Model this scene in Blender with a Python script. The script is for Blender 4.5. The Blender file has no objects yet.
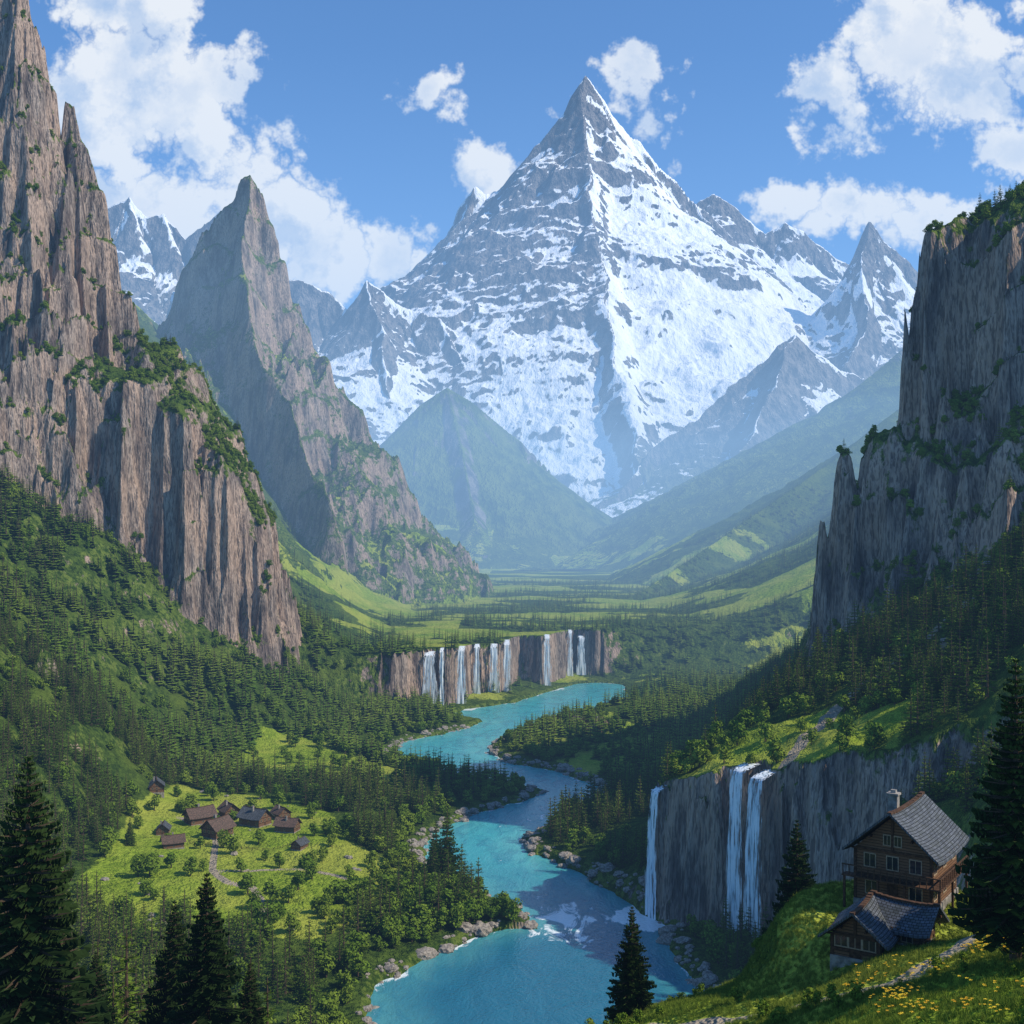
import bpy, math, numpy as np, random, time, bmesh
from mathutils import Vector, Matrix
T0=time.time()
rng=np.random.default_rng(7); random.seed(7)
scene=bpy.context.scene
FL=1100.0; EYE=150.0
# image point: pixel column, pixel row, depth (m) -> world metres
def sv(b,e,d): return ((b-512)*d/FL, d, EYE-(e-543)*d/FL)
def svl(L): return np.array([sv(*p) for p in L],dtype=float)

# ---------------------------------------------------------------- noise
_p=np.random.default_rng(3).permutation(256).astype(np.int32); _p=np.concatenate([_p,_p])
_ang=np.arange(256)*2*np.pi/256*37.0
_gx=np.cos(_ang); _gy=np.sin(_ang)
def pn(x,y,seed=0):
    x=np.asarray(x,float)+seed*17.31; y=np.asarray(y,float)+seed*9.77
    xi=np.floor(x); yi=np.floor(y); fx=x-xi; fy=y-yi
    xi=xi.astype(np.int32)&255; yi=yi.astype(np.int32)&255
    a=_p[xi]+yi; b=_p[(xi+1)&255]+yi
    def g(h,dx,dy):
        h=_p[h&511]; return _gx[h]*dx+_gy[h]*dy
    u=fx*fx*fx*(fx*(fx*6-15)+10); v=fy*fy*fy*(fy*(fy*6-15)+10)
    n00=g(a,fx,fy); n10=g(b,fx-1,fy); n01=g(a+1,fx,fy-1); n11=g(b+1,fx-1,fy-1)
    return (n00*(1-u)+n10*u)*(1-v)+(n01*(1-u)+n11*u)*v
def fbm(x,y,o,seed=0):
    s=0;a=1.0
    for i in range(o):
        s=s+a*pn(x*2**i,y*2**i,seed+i*3); a*=.5
    return s
def ss(t):
    t=np.clip(t,0,1); return t*t*(3-2*t)
def rib(x,y,specs,seed):
    f=0
    for i,(amp,wl) in enumerate(specs):
        f=f+amp*2*np.abs(pn(x/wl,y/wl,seed+i*5))
    return f
def terrace(h,T,off,k):
    q=(h+off)/T; f=np.floor(q); r=q-f
    return T*(f+r-k*np.sin(2*np.pi*r)/(2*np.pi))-off

# ---------------------------------------------------------------- polylines
def poly(x,y,P,attr=None):
    best=np.full(x.shape,1e18); sg=np.ones(x.shape); at=np.zeros(x.shape)
    for i in range(len(P)-1):
        ax,ay=P[i][:2]; bx,by=P[i+1][:2]; dx=bx-ax; dy=by-ay
        t=np.clip(((x-ax)*dx+(y-ay)*dy)/(dx*dx+dy*dy),0,1)
        qx=x-ax-t*dx; qy=y-ay-t*dy; d=qx*qx+qy*qy
        m=d<best
        best=np.where(m,d,best)
        sg=np.where(m,np.sign(dx*qy-dy*qx+1e-9),sg)
        if attr is not None: at=np.where(m,attr[i]*(1-t)+attr[i+1]*t,at)
    return np.sqrt(best),sg,at
def inpoly(x,y,P):
    c=np.zeros(x.shape,bool); n=len(P)
    for i in range(n):
        x1,y1=P[i]; x2,y2=P[(i+1)%n]
        if y1==y2: continue
        c^=((y1>y)!=(y2>y))&(x<(x2-x1)*(y-y1)/(y2-y1)+x1)
    return c
def ridges(x,y,lines,fl,s1,s2,D,fade):
    H=np.full(x.shape,-1e9)
    for L in lines:
        for i in range(len(L)-1):
            ax,ay,az=L[i]; bx,by,bz=L[i+1]; dx=bx-ax; dy=by-ay
            t=np.clip(((x-ax)*dx+(y-ay)*dy)/(dx*dx+dy*dy+1e-9),0,1)
            d=np.hypot(x-ax-t*dx,y-ay-t*dy)
            dd=d+fl*(0.12+0.88*ss(d/fade))
            h=az+(bz-az)*t-((s1-s2)*D*(1-np.exp(-dd/D))+s2*dd)
            H=np.maximum(H,h)
    return H
# ridges with gullies that run down the fall line
def ridges2(x,y,lines,s1,s2,D,specs,fade,seed,warp):
    fall=lambda d:(s1-s2)*D*(1-np.exp(-d/D))+s2*d
    H=np.full(x.shape,-1e9); S=H.copy(); U=np.zeros(x.shape); DD=U.copy(); ZR=U.copy()
    for li,L in enumerate(lines):
        h1=np.full(x.shape,-1e9); u1=np.zeros(x.shape); d1=u1.copy(); z1=u1.copy(); cum=li*7300.0
        for i in range(len(L)-1):
            ax,ay,az=L[i]; bx,by,bz=L[i+1]; dx=bx-ax; dy=by-ay; ln=math.hypot(dx,dy)
            t=np.clip(((x-ax)*dx+(y-ay)*dy)/(dx*dx+dy*dy+1e-9),0,1)
            d=np.hypot(x-ax-t*dx,y-ay-t*dy); zr=az+(bz-az)*t; h=zr-fall(d); m=h>h1
            h1=np.where(m,h,h1); u1=np.where(m,cum+t*ln,u1); d1=np.where(m,d,d1); z1=np.where(m,zr,z1); cum+=ln
        m=h1>H
        S=np.where(m,H,np.maximum(S,h1)); H=np.where(m,h1,H); U=np.where(m,u1,U); DD=np.where(m,d1,DD); ZR=np.where(m,z1,ZR)
    f=0;tot=0
    for i,(amp,wl) in enumerate(specs):
        f=f+amp*2*np.abs(pn((U+warp)/wl,(DD+warp)/(wl*3.2),seed+i*5)); tot+=amp
    k=(.1+.9*ss(DD/fade))*(.25+.75*ss((H-S)/200))
    return ZR-fall(DD+f*k),f/tot

# ---------------------------------------------------------------- far ranges
G=[svl([(583,73,8500),(560,115,8500),(535,160,8500),(508,186,8500),(492,192,8480),(477,184,8460),(462,202,8450),(445,240,8450),(400,290,8400),(340,350,8300)]),
   svl([(583,73,8500),(603,98,8500),(640,140,8550),(680,176,8600),(700,204,8600),(730,232,8600),(770,270,8600),(840,325,8600)]),
   svl([(583,73,8500),(592,130,8250),(578,180,7950),(590,235,7650),(622,290,7250),(640,335,6950),(680,385,6500),(712,425,6100)]),
   svl([(508,186,8500),(520,255,7900),(545,320,7400),(590,372,6900),(640,425,6300)]),
   svl([(640,140,8550),(662,190,8200),(690,250,7900),(735,310,7400)]),
   svl([(578,180,7950),(552,230,7700),(548,285,7400)]),
   svl([(477,184,8460),(460,260,8000),(440,310,7600)]),
   svl([(603,98,8500),(632,180,8150),(650,240,7850),(690,310,7350)]),
   svl([(622,290,7250),(598,345,6900),(600,400,6500)]),
   svl([(700,204,8600),(740,270,8100),(790,320,7700)])]
BK=[svl([(670,230,10500),(690,208,10500),(712,192,10500),(740,212,10500),(765,232,10500),(788,221,10500),(815,240,10500),(850,262,10500),(930,300,10500)])]
FF=[svl([(300,400,6500),(322,365,6500),(345,320,6500),(372,279,6500),(386,286,6500),(410,305,6450),(440,318,6400),(470,345,6300),(520,372,6200),(580,398,6100),(650,432,6000)]),
    svl([(372,279,6500),(385,340,6000),(395,400,5600)]),svl([(440,318,6400),(470,380,5900),(520,430,5500)])]
LF=[svl([(60,230,6500),(100,205,6500),(118,200,6500),(133,191,6500),(150,211,6500),(165,206,6500),(185,236,6500),(200,226,6500),(222,204,6500),(240,240,6500),(270,268,6500),(290,274,6500),(312,281,6500),(345,302,6500)])]
EE=[svl([(447,387,4200),(470,400,4200),(520,440,4200),(560,480,4150),(600,518,4100),(650,550,4000)]),svl([(447,387,4200),(420,405,4200),(385,440,4250),(340,480,4300)]),
    svl([(447,387,4200),(462,450,3850),(475,520,3450)]),svl([(520,440,4200),(545,500,3800)]),svl([(420,405,4200),(415,470,3800)])]
HH=[svl([(868,219,7000),(880,235,7000),(915,265,7000),(960,300,7000),(1040,340,7000)]),svl([(868,219,7000),(852,250,6980),(830,285,6950),(800,325,6900),(750,380,6800)]),
    svl([(868,219,7000),(872,300,6500),(845,360,6000)])]
II=[svl([(790,333,5200),(805,345,5200),(830,360,5200),(870,378,5200),(940,400,5200)]),svl([(790,333,5200),(772,345,5200),(755,365,5150),(720,400,5100),(690,425,5000),(650,450,4900),(615,480,4800),(590,510,4700)]),
    svl([(790,333,5200),(775,400,4700),(745,450,4400)])]
J1=[svl([(1040,270,3900),(960,310,3850),(905,345,3800),(870,375,3800),(820,420,3750),(760,460,3700),(700,503,3650),(640,548,3500),(600,574,3300)])]
def hillsEJ(x,y):
    f3=rib(x,y,[(45,260),(22,100),(9,40)],130); wq=40*fbm(x/150,y/150,2,131)
    e,_=ridges2(x,y,EE,1.1,.55,300,[(85,210),(45,90),(18,36)],90,140,wq)
    return e,ridges(x,y,J1,f3,.9,.5,300,250)
def far_h(x,y,full=False):
    shp=x.shape; x=x.ravel(); y=y.ravel()
    wx=x+75*fbm(x/420,y/420,3,101); wy=y+75*fbm(x/420,y/420,3,102)
    wq=120*fbm(x/420,y/420,4,103)
    iso=rib(x,y,[(22,90),(10,32)],110)
    base=70+.02*np.maximum(y-4000,0)+20*fbm(x/500,y/500,4,120)+.10*np.maximum(np.abs(x-250)-500,0)
    hs=[base]; fs=[np.full(x.shape,.5)]
    sp=[(230,560),(125,240),(60,105),(26,46)]
    def add(L,s1,s2,D,k,fade,seed):
        h,f=ridges2(wx,wy,L,s1,s2,D,[(a*k,w_*max(k,.6)) for a,w_ in sp],fade,seed,wq); hs.append(h-iso*.5); fs.append(f)
    add(G,1.75,.70,700,1.,300,150)
    add(BK,1.3,.7,500,.8,300,160)
    add(FF,1.5,.55,350,.6,220,170)
    add(LF,2.0,.8,350,.5,200,180)
    e,j=hillsEJ(x,y)
    hs.append(e); fs.append(fs[0])
    add(HH,1.9,.65,450,.65,230,190)
    add(II,1.4,.5,350,.5,200,200)
    hs.append(j); fs.append(fs[0])
    A=np.array(hs); gid=A.argmax(0); h=A.max(0)
    if full:
        f=np.take_along_axis(np.array(fs),gid[None],0)[0]
        return h.reshape(shp),gid.reshape(shp),f.reshape(shp)
    return h.reshape(shp)

# ---------------------------------------------------------------- near / mid valley
RIV=np.array([(70,215,30),(40,260,42),(16,310,52),(10,361,56),(22,396,45),(36,426,26),(24,462,25),(6,490,27),(-16,520,28),(-19,555,25),
(-1,596,24),(26,630,19),(38,668,19),(16,700,26),(-18,727,28),(-52,778,35),(-50,817,34),(-28,859,25),(6,920,27),(0,965,50),(35,1010,40),(70,1080,44),(90,1150,30)],float)
YCL=([-400,-150,-110,-73,-55,-39,-12,8,30,69,95,150,300,600],[930,950,965,1000,1000,1045,1065,1150,1135,1215,1200,1225,1245,1300])
PA=[(-520,830),(-365,850),(-280,852),(-225,872),(-182,903),(-190,1000),(-290,1150),(-450,1260)]
PR=[(200,150),(150,230),(125,290),(107,350),(94,385),(85,400),(68,420),(57,440),(53,455),(62,480),(95,520),(130,560),(150,600),(170,700),(230,900)]
PK=[(545,330),(445,380),(310,440),(222,505),(184,540),(164,574),(190,620),(250,700),(330,850)]
TOW=[svl([(-60,-110,970),(20,-60,950),(38,40,945),(50,118,940)]),svl([(20,-60,950),(5,150,905),(-10,300,880)]),
     svl([(66,100,962),(76,97,962),(86,140,957),(104,200,952),(122,280,947),(150,335,943),(182,365,940),(203,440,936)]),svl([(72,97,962),(86,250,925),(100,345,905)]),
     svl([(50,118,940),(60,135,955),(66,100,962)])]
SPI=[svl([(250,163,1900),(262,192,1900),(272,228,1900),(290,300,1895),(318,352,1890),(352,392,1880),(378,440,1870),(402,500,1860),(450,562,1850)]),
     svl([(250,163,1900),(237,178,1905),(215,212,1920),(190,255,1940),(165,300,1960),(140,345,1980),(90,400,2000)]),
     svl([(250,163,1900),(243,260,1800),(262,345,1700),(300,430,1600),(335,505,1500)])]
JLINE=[svl([(1000,330,2800),(890,415,2600),(830,462,2500),(760,510,2300),(700,552,2100),(640,592,1850),(600,615,1650)])]
MEADOW=[(-176,425),(-120,396),(-70,396),(-52,430),(-34,455),(-56,500),(-85,540),(-95,580),(-140,610),(-190,625),(-192,560),(-180,500)]
MEADOW2=[(-175,700),(-120,668),(-70,655),(-50,690),(-75,700),(-110,735),(-140,790),(-178,780)]
MEADOW3=[(50,690),(75,700),(95,760),(120,850),(80,930),(40,900),(20,830),(15,760)]
MEADOW4=[(66,425),(96,385),(128,366),(146,390),(125,440),(90,462)]
PATHS=[np.array([(12,99),(16,95),(22.5,87),(29,83),(37,89),(43,97),(47,108)],float),
       np.array([(86,372),(100,395),(112,418),(130,437),(161,456),(200,468)],float),
       np.array([(-128,470),(-118,455),(-106,450),(-97,430),(-95,415)],float),
       np.array([(-170,560),(-150,545),(-140,520),(-128,470),(-90,478),(-70,462)],float)]
def softp(d,k): return .5*(np.sqrt(d*d+k*k)+d)
HOUSE=(38.5,108.0,114.6)
def near_h(x,y,full=False):
    x=np.asarray(x,float); y=np.asarray(y,float)
    shp=x.shape; x=x.ravel(); y=y.ravel()
    gid=np.zeros(x.shape,int)
    n60=fbm(x/60,y/60,4,1)
    r=np.full(x.shape,600.0); m=(y<1400)&(np.abs(x)<520)
    if m.any():
        d,_,hw=poly(x[m],y[m],RIV,RIV[:,2]); r[m]=d-hw+5*fbm(x[m]/20,y[m]/20,3,2)
    h=-5+7*ss((r+7)/11)+6*ss(r/50)+2.2*n60*ss(r/20)
    dl=np.interp(y,[300,400,520,668,760,817,900,960,1400,2500],[-182,-188,-184,-194,-188,-160,-152,-150,-170,-300])-x+16*fbm(x/70,y/70,4,3)
    sl=np.interp(y,[200,400,520,700],[.5,.8,.98,.87])
    hl=sl*softp(dl,18)
    hl=hl+ss(dl/80)*(10*fbm(x/45,y/45,4,6)+14*fbm(x/140,y/140,2,8))
    h=h+np.minimum(hl,620+0.1*hl)
    m=(y<900)&(x<-150)
    if m.any():
        oc=104-2.6*(np.hypot(x[m]+262,(y[m]-612)*.8)+rib(x[m],y[m],[(7,22),(3,8)],70)); h[m]=np.maximum(h[m],oc)
    m=(y<1300)&(y>420)&(x>0)
    if m.any():
        xx=x[m];yy=y[m]
        dr=xx-np.interp(yy,[400,460,520,600,700,800,1000,1200],[60,52,62,80,112,140,205,250])+10*fbm(xx/60,yy/60,4,4)
        h[m]+=np.minimum(.8*softp(dr,16),85+0.12*np.abs(dr))*ss((yy-430)/40)*(1-ss((yy-1000)/250))
    m=y>860
    if m.any():
        xx=x[m];yy=y[m];hh=h[m]
        yc=np.interp(xx,*YCL)
        fl=rib(xx,yy,[(10,36),(5,13),(2,5)],20)
        wdt=np.interp(xx,[-160,-104,92,150],[70,7,7,110])
        pw=ss((yy-yc-fl+6)/wdt+np.where(wdt>20,.3,0))
        dl2=np.interp(yy,[900,1200,1400,1900,2500,3400],[-150,-140,-130,-140,-230,-330])-xx+25*fbm(xx/150,yy/150,4,9)
        g=np.maximum(dl2,0); up=np.where(g<300,.30*g+.0021*g*g,.30*300+.0021*90000+1.0*(g-300))
        dr2=xx-np.interp(yy,[900,1300,1650,2400,3400],[260,250,200,330,560])+30*fbm(xx/180,yy/180,4,10)
        g2=np.maximum(dr2,0); up2=np.minimum(.22*g2+.0006*g2*g2,260)
        hp=53+.008*(yy-1000)+5*fbm(xx/220,yy/220,4,11)+np.minimum(up,560)+up2
        hp=hp+ss(g/100)*14*fbm(xx/80,yy/80,4,12)
        h[m]=hh*(1-pw)+np.maximum(hh,hp)*pw
    m=y>1200
    if m.any():
        xx=x[m];yy=y[m]
        j=ridges(xx,yy,JLINE,rib(xx,yy,[(30,160),(12,60),(5,22)],33),.75,.45,300,200)
        h[m]=np.maximum(h[m],j)
    m=y>2500
    if m.any():
        e,j=hillsEJ(x[m],y[m]); h[m]=np.maximum(h[m],np.maximum(e,j))
    m=(x<-120)&(y>700)&(y<1400)
    if m.any():
        xx=x[m];yy=y[m]
        d,s,_=poly(xx,yy,PA); s=d*s
        f=rib(xx,yy,[(19,52),(9,19),(3.2,7.5)],40)+14*fbm(xx/90,yy/90,2,45)
        se=s-f+8
        Tz=np.interp(xx,[-600,-373,-300,-270,-240,-212,-186],[318,264,256,246,209,163,116])
        fz=np.interp(yy,[950,1250],[1,.45])
        T1=Tz*fz+.65*np.clip(se,0,400)+12*fbm(xx/22,yy/22,3,46)
        w=ss(se/22)
        hh=h[m]; nh=hh*(1-w)+np.maximum(hh,T1)*w
        f2=rib(xx,yy,[(14,42),(8,17),(3,6)],50)
        tw=ridges(xx+10*fbm(xx/50,yy/50,2,51),yy,TOW,f2*1.3,4.8,2.7,45,18)
        off=45*fbm(xx/70,yy/70,2,52)
        k=(tw>nh)
        nh=np.maximum(nh,tw)
        kk=np.clip(.72+1.2*fbm(xx/45,yy/45,2,53),0,1.0)
        nt=terrace(nh,42,off,1.0); nh=np.where((w>.02)|k,nh+(nt-nh)*kk*ss((nh-hh)/25),nh)
        h[m]=nh
        gm=gid[m]; gm[(se>-6)|k]=1; gid[m]=gm
    m=(y>1250)&(x<50)
    if m.any():
        xx=x[m];yy=y[m]
        f=rib(xx,yy,[(42,150),(24,60),(11,24),(4,10)],60)
        c=ridges(xx+22*fbm(xx/120,yy/120,3,61),yy+22*fbm(xx/120,yy/120,3,62),SPI,f*1.25,3.1,1.0,150,60)
        hh=h[m]
        c=c+(terrace(c,80,60*fbm(xx/130,yy/130,2,63),1.)-c)*np.clip(.5+fbm(xx/90,yy/90,2,64),0,.85)*ss((c-hh)/60)
        gm=gid[m]; gm[c>hh]=2; gid[m]=gm
        h[m]=np.maximum(hh,c)
    m=(x>20)&(y>120)&(y<1000)
    if m.any():
        xx=x[m];yy=y[m]
        d,s,_=poly(xx,yy,PR); s=-d*s
        f=rib(xx,yy,[(6,24),(4,10),(1.8,4.5)],80)
        wd=np.where(yy<382,7+1.05*(382-np.minimum(yy,382)),np.interp(yy,[455,520],[7,45]))
        se=s-f+4
        TR=55+.45*np.maximum(xx-62,0)+5*fbm(xx/30,yy/30,4,81)-.10*np.maximum(yy-620,0)
        TR=np.where(xx>150,TR+.25*(xx-150),TR)
        w=ss(se/wd)*(1-ss((yy-740)/220))
        h[m]=h[m]*(1-w)+np.maximum(h[m],TR)*w
    m=(x>120)&(y>300)&(y<1100)
    if m.any():
        xx=x[m];yy=y[m]
        d,s,_=poly(xx,yy,PK); s=-d*s
        f=rib(xx,yy,[(17,48),(10,18),(3.4,7)],90)+11*fbm(xx/80,yy/80,2,95)
        se=s-f+11
        fz=np.interp(yy,[640,950],[1,.4])
        Ta=(178+9*fbm(xx/20,yy/20,3,96))*fz+1.0*np.clip(se-8,0,50)
        f2=rib(xx,yy,[(14,36),(8,14),(2.8,6)],97)
        sb=s-28-f2+7
        Tb=(300*fz+.62*np.clip(sb,0,130)+6*fbm(xx/24,yy/24,3,98))
        w=ss(se/19); w2=ss(sb/22)
        hh=h[m]; nh=hh*(1-w)+np.maximum(hh,Ta)*w; nh=nh*(1-w2)+np.maximum(nh,Tb)*w2
        kk=np.clip(.75+1.2*fbm(xx/40,yy/40,2,99),0,1.0)
        nh=np.where(w>.02,nh+(terrace(nh,34,40*fbm(xx/60,yy/60,2,94),1.)-nh)*kk*ss((nh-hh)/20)*(1-ss((sb-20)/10)),nh)
        gm=gid[m]; gm[se>-6]=3; gid[m]=gm
        h[m]=nh
    near=np.zeros(x.shape,bool); m=y<520
    if m.any():
        xx=x[m];yy=y[m]
        nz=124+.34*(xx-28)-.32*(yy-60)+.55*softp(-xx-15,6)+1.2*fbm(xx/14,yy/14,4,5)*ss((yy-20)/40)
        dq=softp(yy-126,8); nz=nz-dq*(.75*(1-ss((xx-60)/70)))
        d=np.hypot(xx-HOUSE[0]+1.5,yy-HOUSE[1]+1); w=1-ss((d-8)/8)
        nz=nz*(1-w)+HOUSE[2]*w
        near[m]=nz>h[m]
        h[m]=np.maximum(h[m],nz)
    if full: return h.reshape(shp),r.reshape(shp),gid.reshape(shp),near.reshape(shp)
    return h.reshape(shp)
def hz(x,y): return float(near_h(np.array([x]),np.array([y]))[0])

# ---------------------------------------------------------------- sheet builder
def sheet(hf,tmin,tmax,nu,y0,y1,nv,ncoarse=90,nd=2000):
    tc=np.linspace(tmin,tmax,ncoarse); yd=np.exp(np.linspace(np.log(y0),np.log(y1),nd))
    YY=np.repeat(yd[None,:],ncoarse,0); XX=tc[:,None]*YY
    Hh=hf(XX,YY)
    dy=np.diff(YY,axis=1); dh=np.diff(Hh,axis=1); 
    w=np.sqrt((.35*dy)**2+np.where(dh>0,dh,dh*.35)**2)/YY[:,1:]
    k=np.ones(9)/9
    w=np.apply_along_axis(lambda a:np.convolve(a,k,'same'),1,w)+1e-6
    c=np.concatenate([np.zeros((ncoarse,1)),np.cumsum(w,1)],1); c/=c[:,-1:]
    q=np.linspace(0,1,nv)
    R=np.array([np.interp(q,c[i],yd) for i in range(ncoarse)])
    for _ in range(2): R[1:-1]=(R[:-2]+2*R[1:-1]+R[2:])/4
    t=np.linspace(tmin,tmax,nu); ci=np.interp(t,tc,np.arange(ncoarse)); i0=np.clip(ci.astype(int),0,ncoarse-2); f=(ci-i0)[:,None]
    Y=R[i0]*(1-f)+R[i0+1]*f
    return t[:,None]*Y,Y
def grid_normals(X,Y,Z):
    P=np.stack([X,Y,Z],-1); du=np.gradient(P,axis=0); dv=np.gradient(P,axis=1)
    n=np.cross(du,dv); n/=np.linalg.norm(n,axis=-1,keepdims=True)+1e-12
    n*=np.sign(n[...,2:3]+1e-9); return n
def mesh_np(name,V,Fq,mat,cols=None,normals=None,smooth=True,coll=None):
    me=bpy.data.meshes.new(name); n=len(V); m=len(Fq); k=Fq.shape[1]
    me.vertices.add(n); me.vertices.foreach_set('co',np.ascontiguousarray(V,np.float32).ravel())
    me.loops.add(m*k); me.loops.foreach_set('vertex_index',np.ascontiguousarray(Fq,np.int32).ravel())
    me.polygons.add(m); me.polygons.foreach_set('loop_start',np.arange(0,m*k,k,dtype=np.int32))
    if smooth: me.polygons.foreach_set('use_smooth',np.ones(m,bool))
    me.update(calc_edges=True)
    if cols is not None:
        for an,arr in cols.items():
            a=me.color_attributes.new(an,'FLOAT_COLOR','POINT'); a.data.foreach_set('color',np.ascontiguousarray(arr,np.float32).ravel())
    if normals is not None: me.normals_split_custom_set_from_vertices(np.ascontiguousarray(normals,np.float32))
    if mat: me.materials.append(mat)
    ob=bpy.data.objects.new(name,me)
    (coll or scene.collection).objects.link(ob)
    return ob
def grid_objects(X,Y,Z,N,gid,names,mats,C):
    nu,nv=X.shape; idx=np.arange(nu*nv,dtype=np.int32).reshape(nu,nv)
    Fq=np.stack([idx[:-1,:-1],idx[1:,:-1],idx[1:,1:],idx[:-1,1:]],-1).reshape(-1,4)
    V=np.stack([X,Y,Z],-1).reshape(-1,3); g=gid.ravel()[Fq[:,0]]; Nn=N.reshape(-1,3); Cc=C.reshape(-1,4)
    for k,nm in enumerate(names):
        f=Fq[g==k]
        if len(f)==0: continue
        used=np.zeros(len(V),bool); used[f.ravel()]=True; mp=np.cumsum(used)-1; u=np.nonzero(used)[0]
        mesh_np(nm,V[u],mp[f],mats[k],{'mask':Cc[u]},Nn[u])
    return V,Fq

# ---------------------------------------------------------------- node helpers
class NT:
    def __init__(s,nt): s.nt=nt; s.nt.nodes.clear()
    def n(s,t,**k):
        nd=s.nt.nodes.new(t)
        for a,b in k.items(): setattr(nd,a,b)
        return nd
    def l(s,a,b): s.nt.links.new(a,b)
    def val(s,i,v):
        if isinstance(v,bpy.types.NodeSocket): s.l(v,i)
        else: i.default_value=v
    def m(s,op,a,b=0.0,c=0.0,clamp=False):
        nd=s.n('ShaderNodeMath',operation=op,use_clamp=clamp); s.val(nd.inputs[0],a); s.val(nd.inputs[1],b); s.val(nd.inputs[2],c); return nd.outputs[0]
    def mr(s,v,a,b,c=0.,d=1.):
        nd=s.n('ShaderNodeMapRange',interpolation_type='SMOOTHSTEP'); s.val(nd.inputs[0],v)
        if a>b: a,b,c,d=b,a,d,c
        for i,q in enumerate((a,b,c,d)): s.val(nd.inputs[1+i],q)
        return nd.outputs[0]
    def mix(s,f,a,b):
        nd=s.n('ShaderNodeMix',data_type='RGBA'); s.val(nd.inputs[0],f)
        for i,q in ((6,a),(7,b)):
            s.val(nd.inputs[i],q if isinstance(q,bpy.types.NodeSocket) else (*q,1))
        return nd.outputs[2]
    def noise(s,vec,sc,det=4,rough=.55,scale3=None,dist=0.,dim='3D'):
        if scale3:
            mp=s.n('ShaderNodeMapping'); s.l(vec,mp.inputs[0]); mp.inputs[3].default_value=scale3; vec=mp.outputs[0]
        nd=s.n('ShaderNodeTexNoise',noise_dimensions=dim); s.l(vec,nd.inputs['Vector']); nd.inputs['Scale'].default_value=sc; nd.inputs['Detail'].default_value=det
        nd.inputs['Roughness'].default_value=rough; nd.inputs['Distortion'].default_value=dist
        return nd.outputs[0]
class Prox: pass
def newmat(name,diff=False):
    m=bpy.data.materials.new(name); m.use_nodes=True; t=NT(m.node_tree)
    out=t.n('ShaderNodeOutputMaterial')
    if diff:
        d=t.n('ShaderNodeBsdfDiffuse'); b=Prox(); b.inputs={'Base Color':d.inputs[0],'Roughness':d.inputs[1],'Normal':d.inputs['Normal']}; b.outputs=d.outputs
    else:
        b=t.n('ShaderNodeBsdfPrincipled'); b.inputs['Specular IOR Level'].default_value=.15; b.inputs['Roughness'].default_value=.85
    t.l(b.outputs[0],out.inputs[0])
    geo=t.n('ShaderNodeNewGeometry')
    return m,t,b,geo.outputs['Position'],geo.outputs['Normal'],out
def bump(t,b,h,st,dist):
    bp=t.n('ShaderNodeBump'); bp.inputs['Strength'].default_value=st; bp.inputs['Distance'].default_value=dist; t.l(h,bp.inputs['Height']); t.l(bp.outputs[0],b.inputs['Normal'])

def terrain_mat():
    m,t,b,P,N,out=newmat('terrain_ground',True)
    at=t.n('ShaderNodeAttribute',attribute_name='mask'); sp=t.n('ShaderNodeSeparateColor'); t.l(at.outputs['Color'],sp.inputs[0])
    R,Gm,B=sp.outputs[0],sp.outputs[1],sp.outputs[2]
    sx=t.n('ShaderNodeSeparateXYZ'); t.l(N,sx.inputs[0]); nz=sx.outputs[2]
    st=t.noise(P,.13,5,.64,(1,1,.18)); st2=t.noise(P,.03,2,.6,(1,1,.4)); st3=t.noise(P,.8,2,.65,(1,1,.16))
    rock=t.mix(t.mr(st,.36,.64),(.12,.096,.09),(.42,.335,.28))
    rock=t.mix(t.m('MULTIPLY',t.mr(st2,.42,.6),.8),rock,(.51,.37,.285))
    rock=t.mix(t.mr(st3,.52,.40),rock,t.mix(.6,rock,(.05,.043,.042)))
    g1=t.noise(P,.02,2,.6); g2=t.noise(P,.3,4,.72)
    forest=t.mix(t.mr(g2,.35,.65),(.026,.052,.012),(.085,.135,.022))
    forest=t.mix(t.m('MULTIPLY',t.mr(g1,.45,.65),.5),forest,(.14,.19,.028))
    mead=t.mix(t.mr(g2,.35,.68),(.17,.26,.022),(.31,.40,.045))
    mead=t.mix(t.m('MULTIPLY',t.mr(g1,.4,.6),.6),mead,(.42,.43,.075))
    dirt=t.mix(g2,(.26,.21,.15),(.50,.43,.33))
    nj=t.m('SUBTRACT',t.noise(P,.11,4,.7),.5)
    col=t.mix(t.mr(t.m('ADD',Gm,t.m('MULTIPLY',nj,1.0)),.42,.58),forest,mead)
    col=t.mix(t.mr(t.m('ADD',B,t.m('MULTIPLY',nj,1.)),.4,.6),col,dirt)
    led=t.mr(t.m('ADD',nz,t.m('MULTIPLY',nj,1.35)),.29,.45)
    veg=t.mix(t.mr(g2,.4,.6),(.035,.07,.012),(.14,.19,.035))
    rock2=t.mix(led,rock,veg)
    rf=t.mr(t.m('ADD',R,t.m('MULTIPLY',nj,.8)),.4,.55)
    col=t.mix(rf,col,rock2)
    t.l(col,b.inputs['Base Color'])
    bump(t,b,t.m('ADD',t.m('MULTIPLY',st,1.5),t.m('MULTIPLY',st3,.4)),1.,4.5)
    return m
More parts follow.
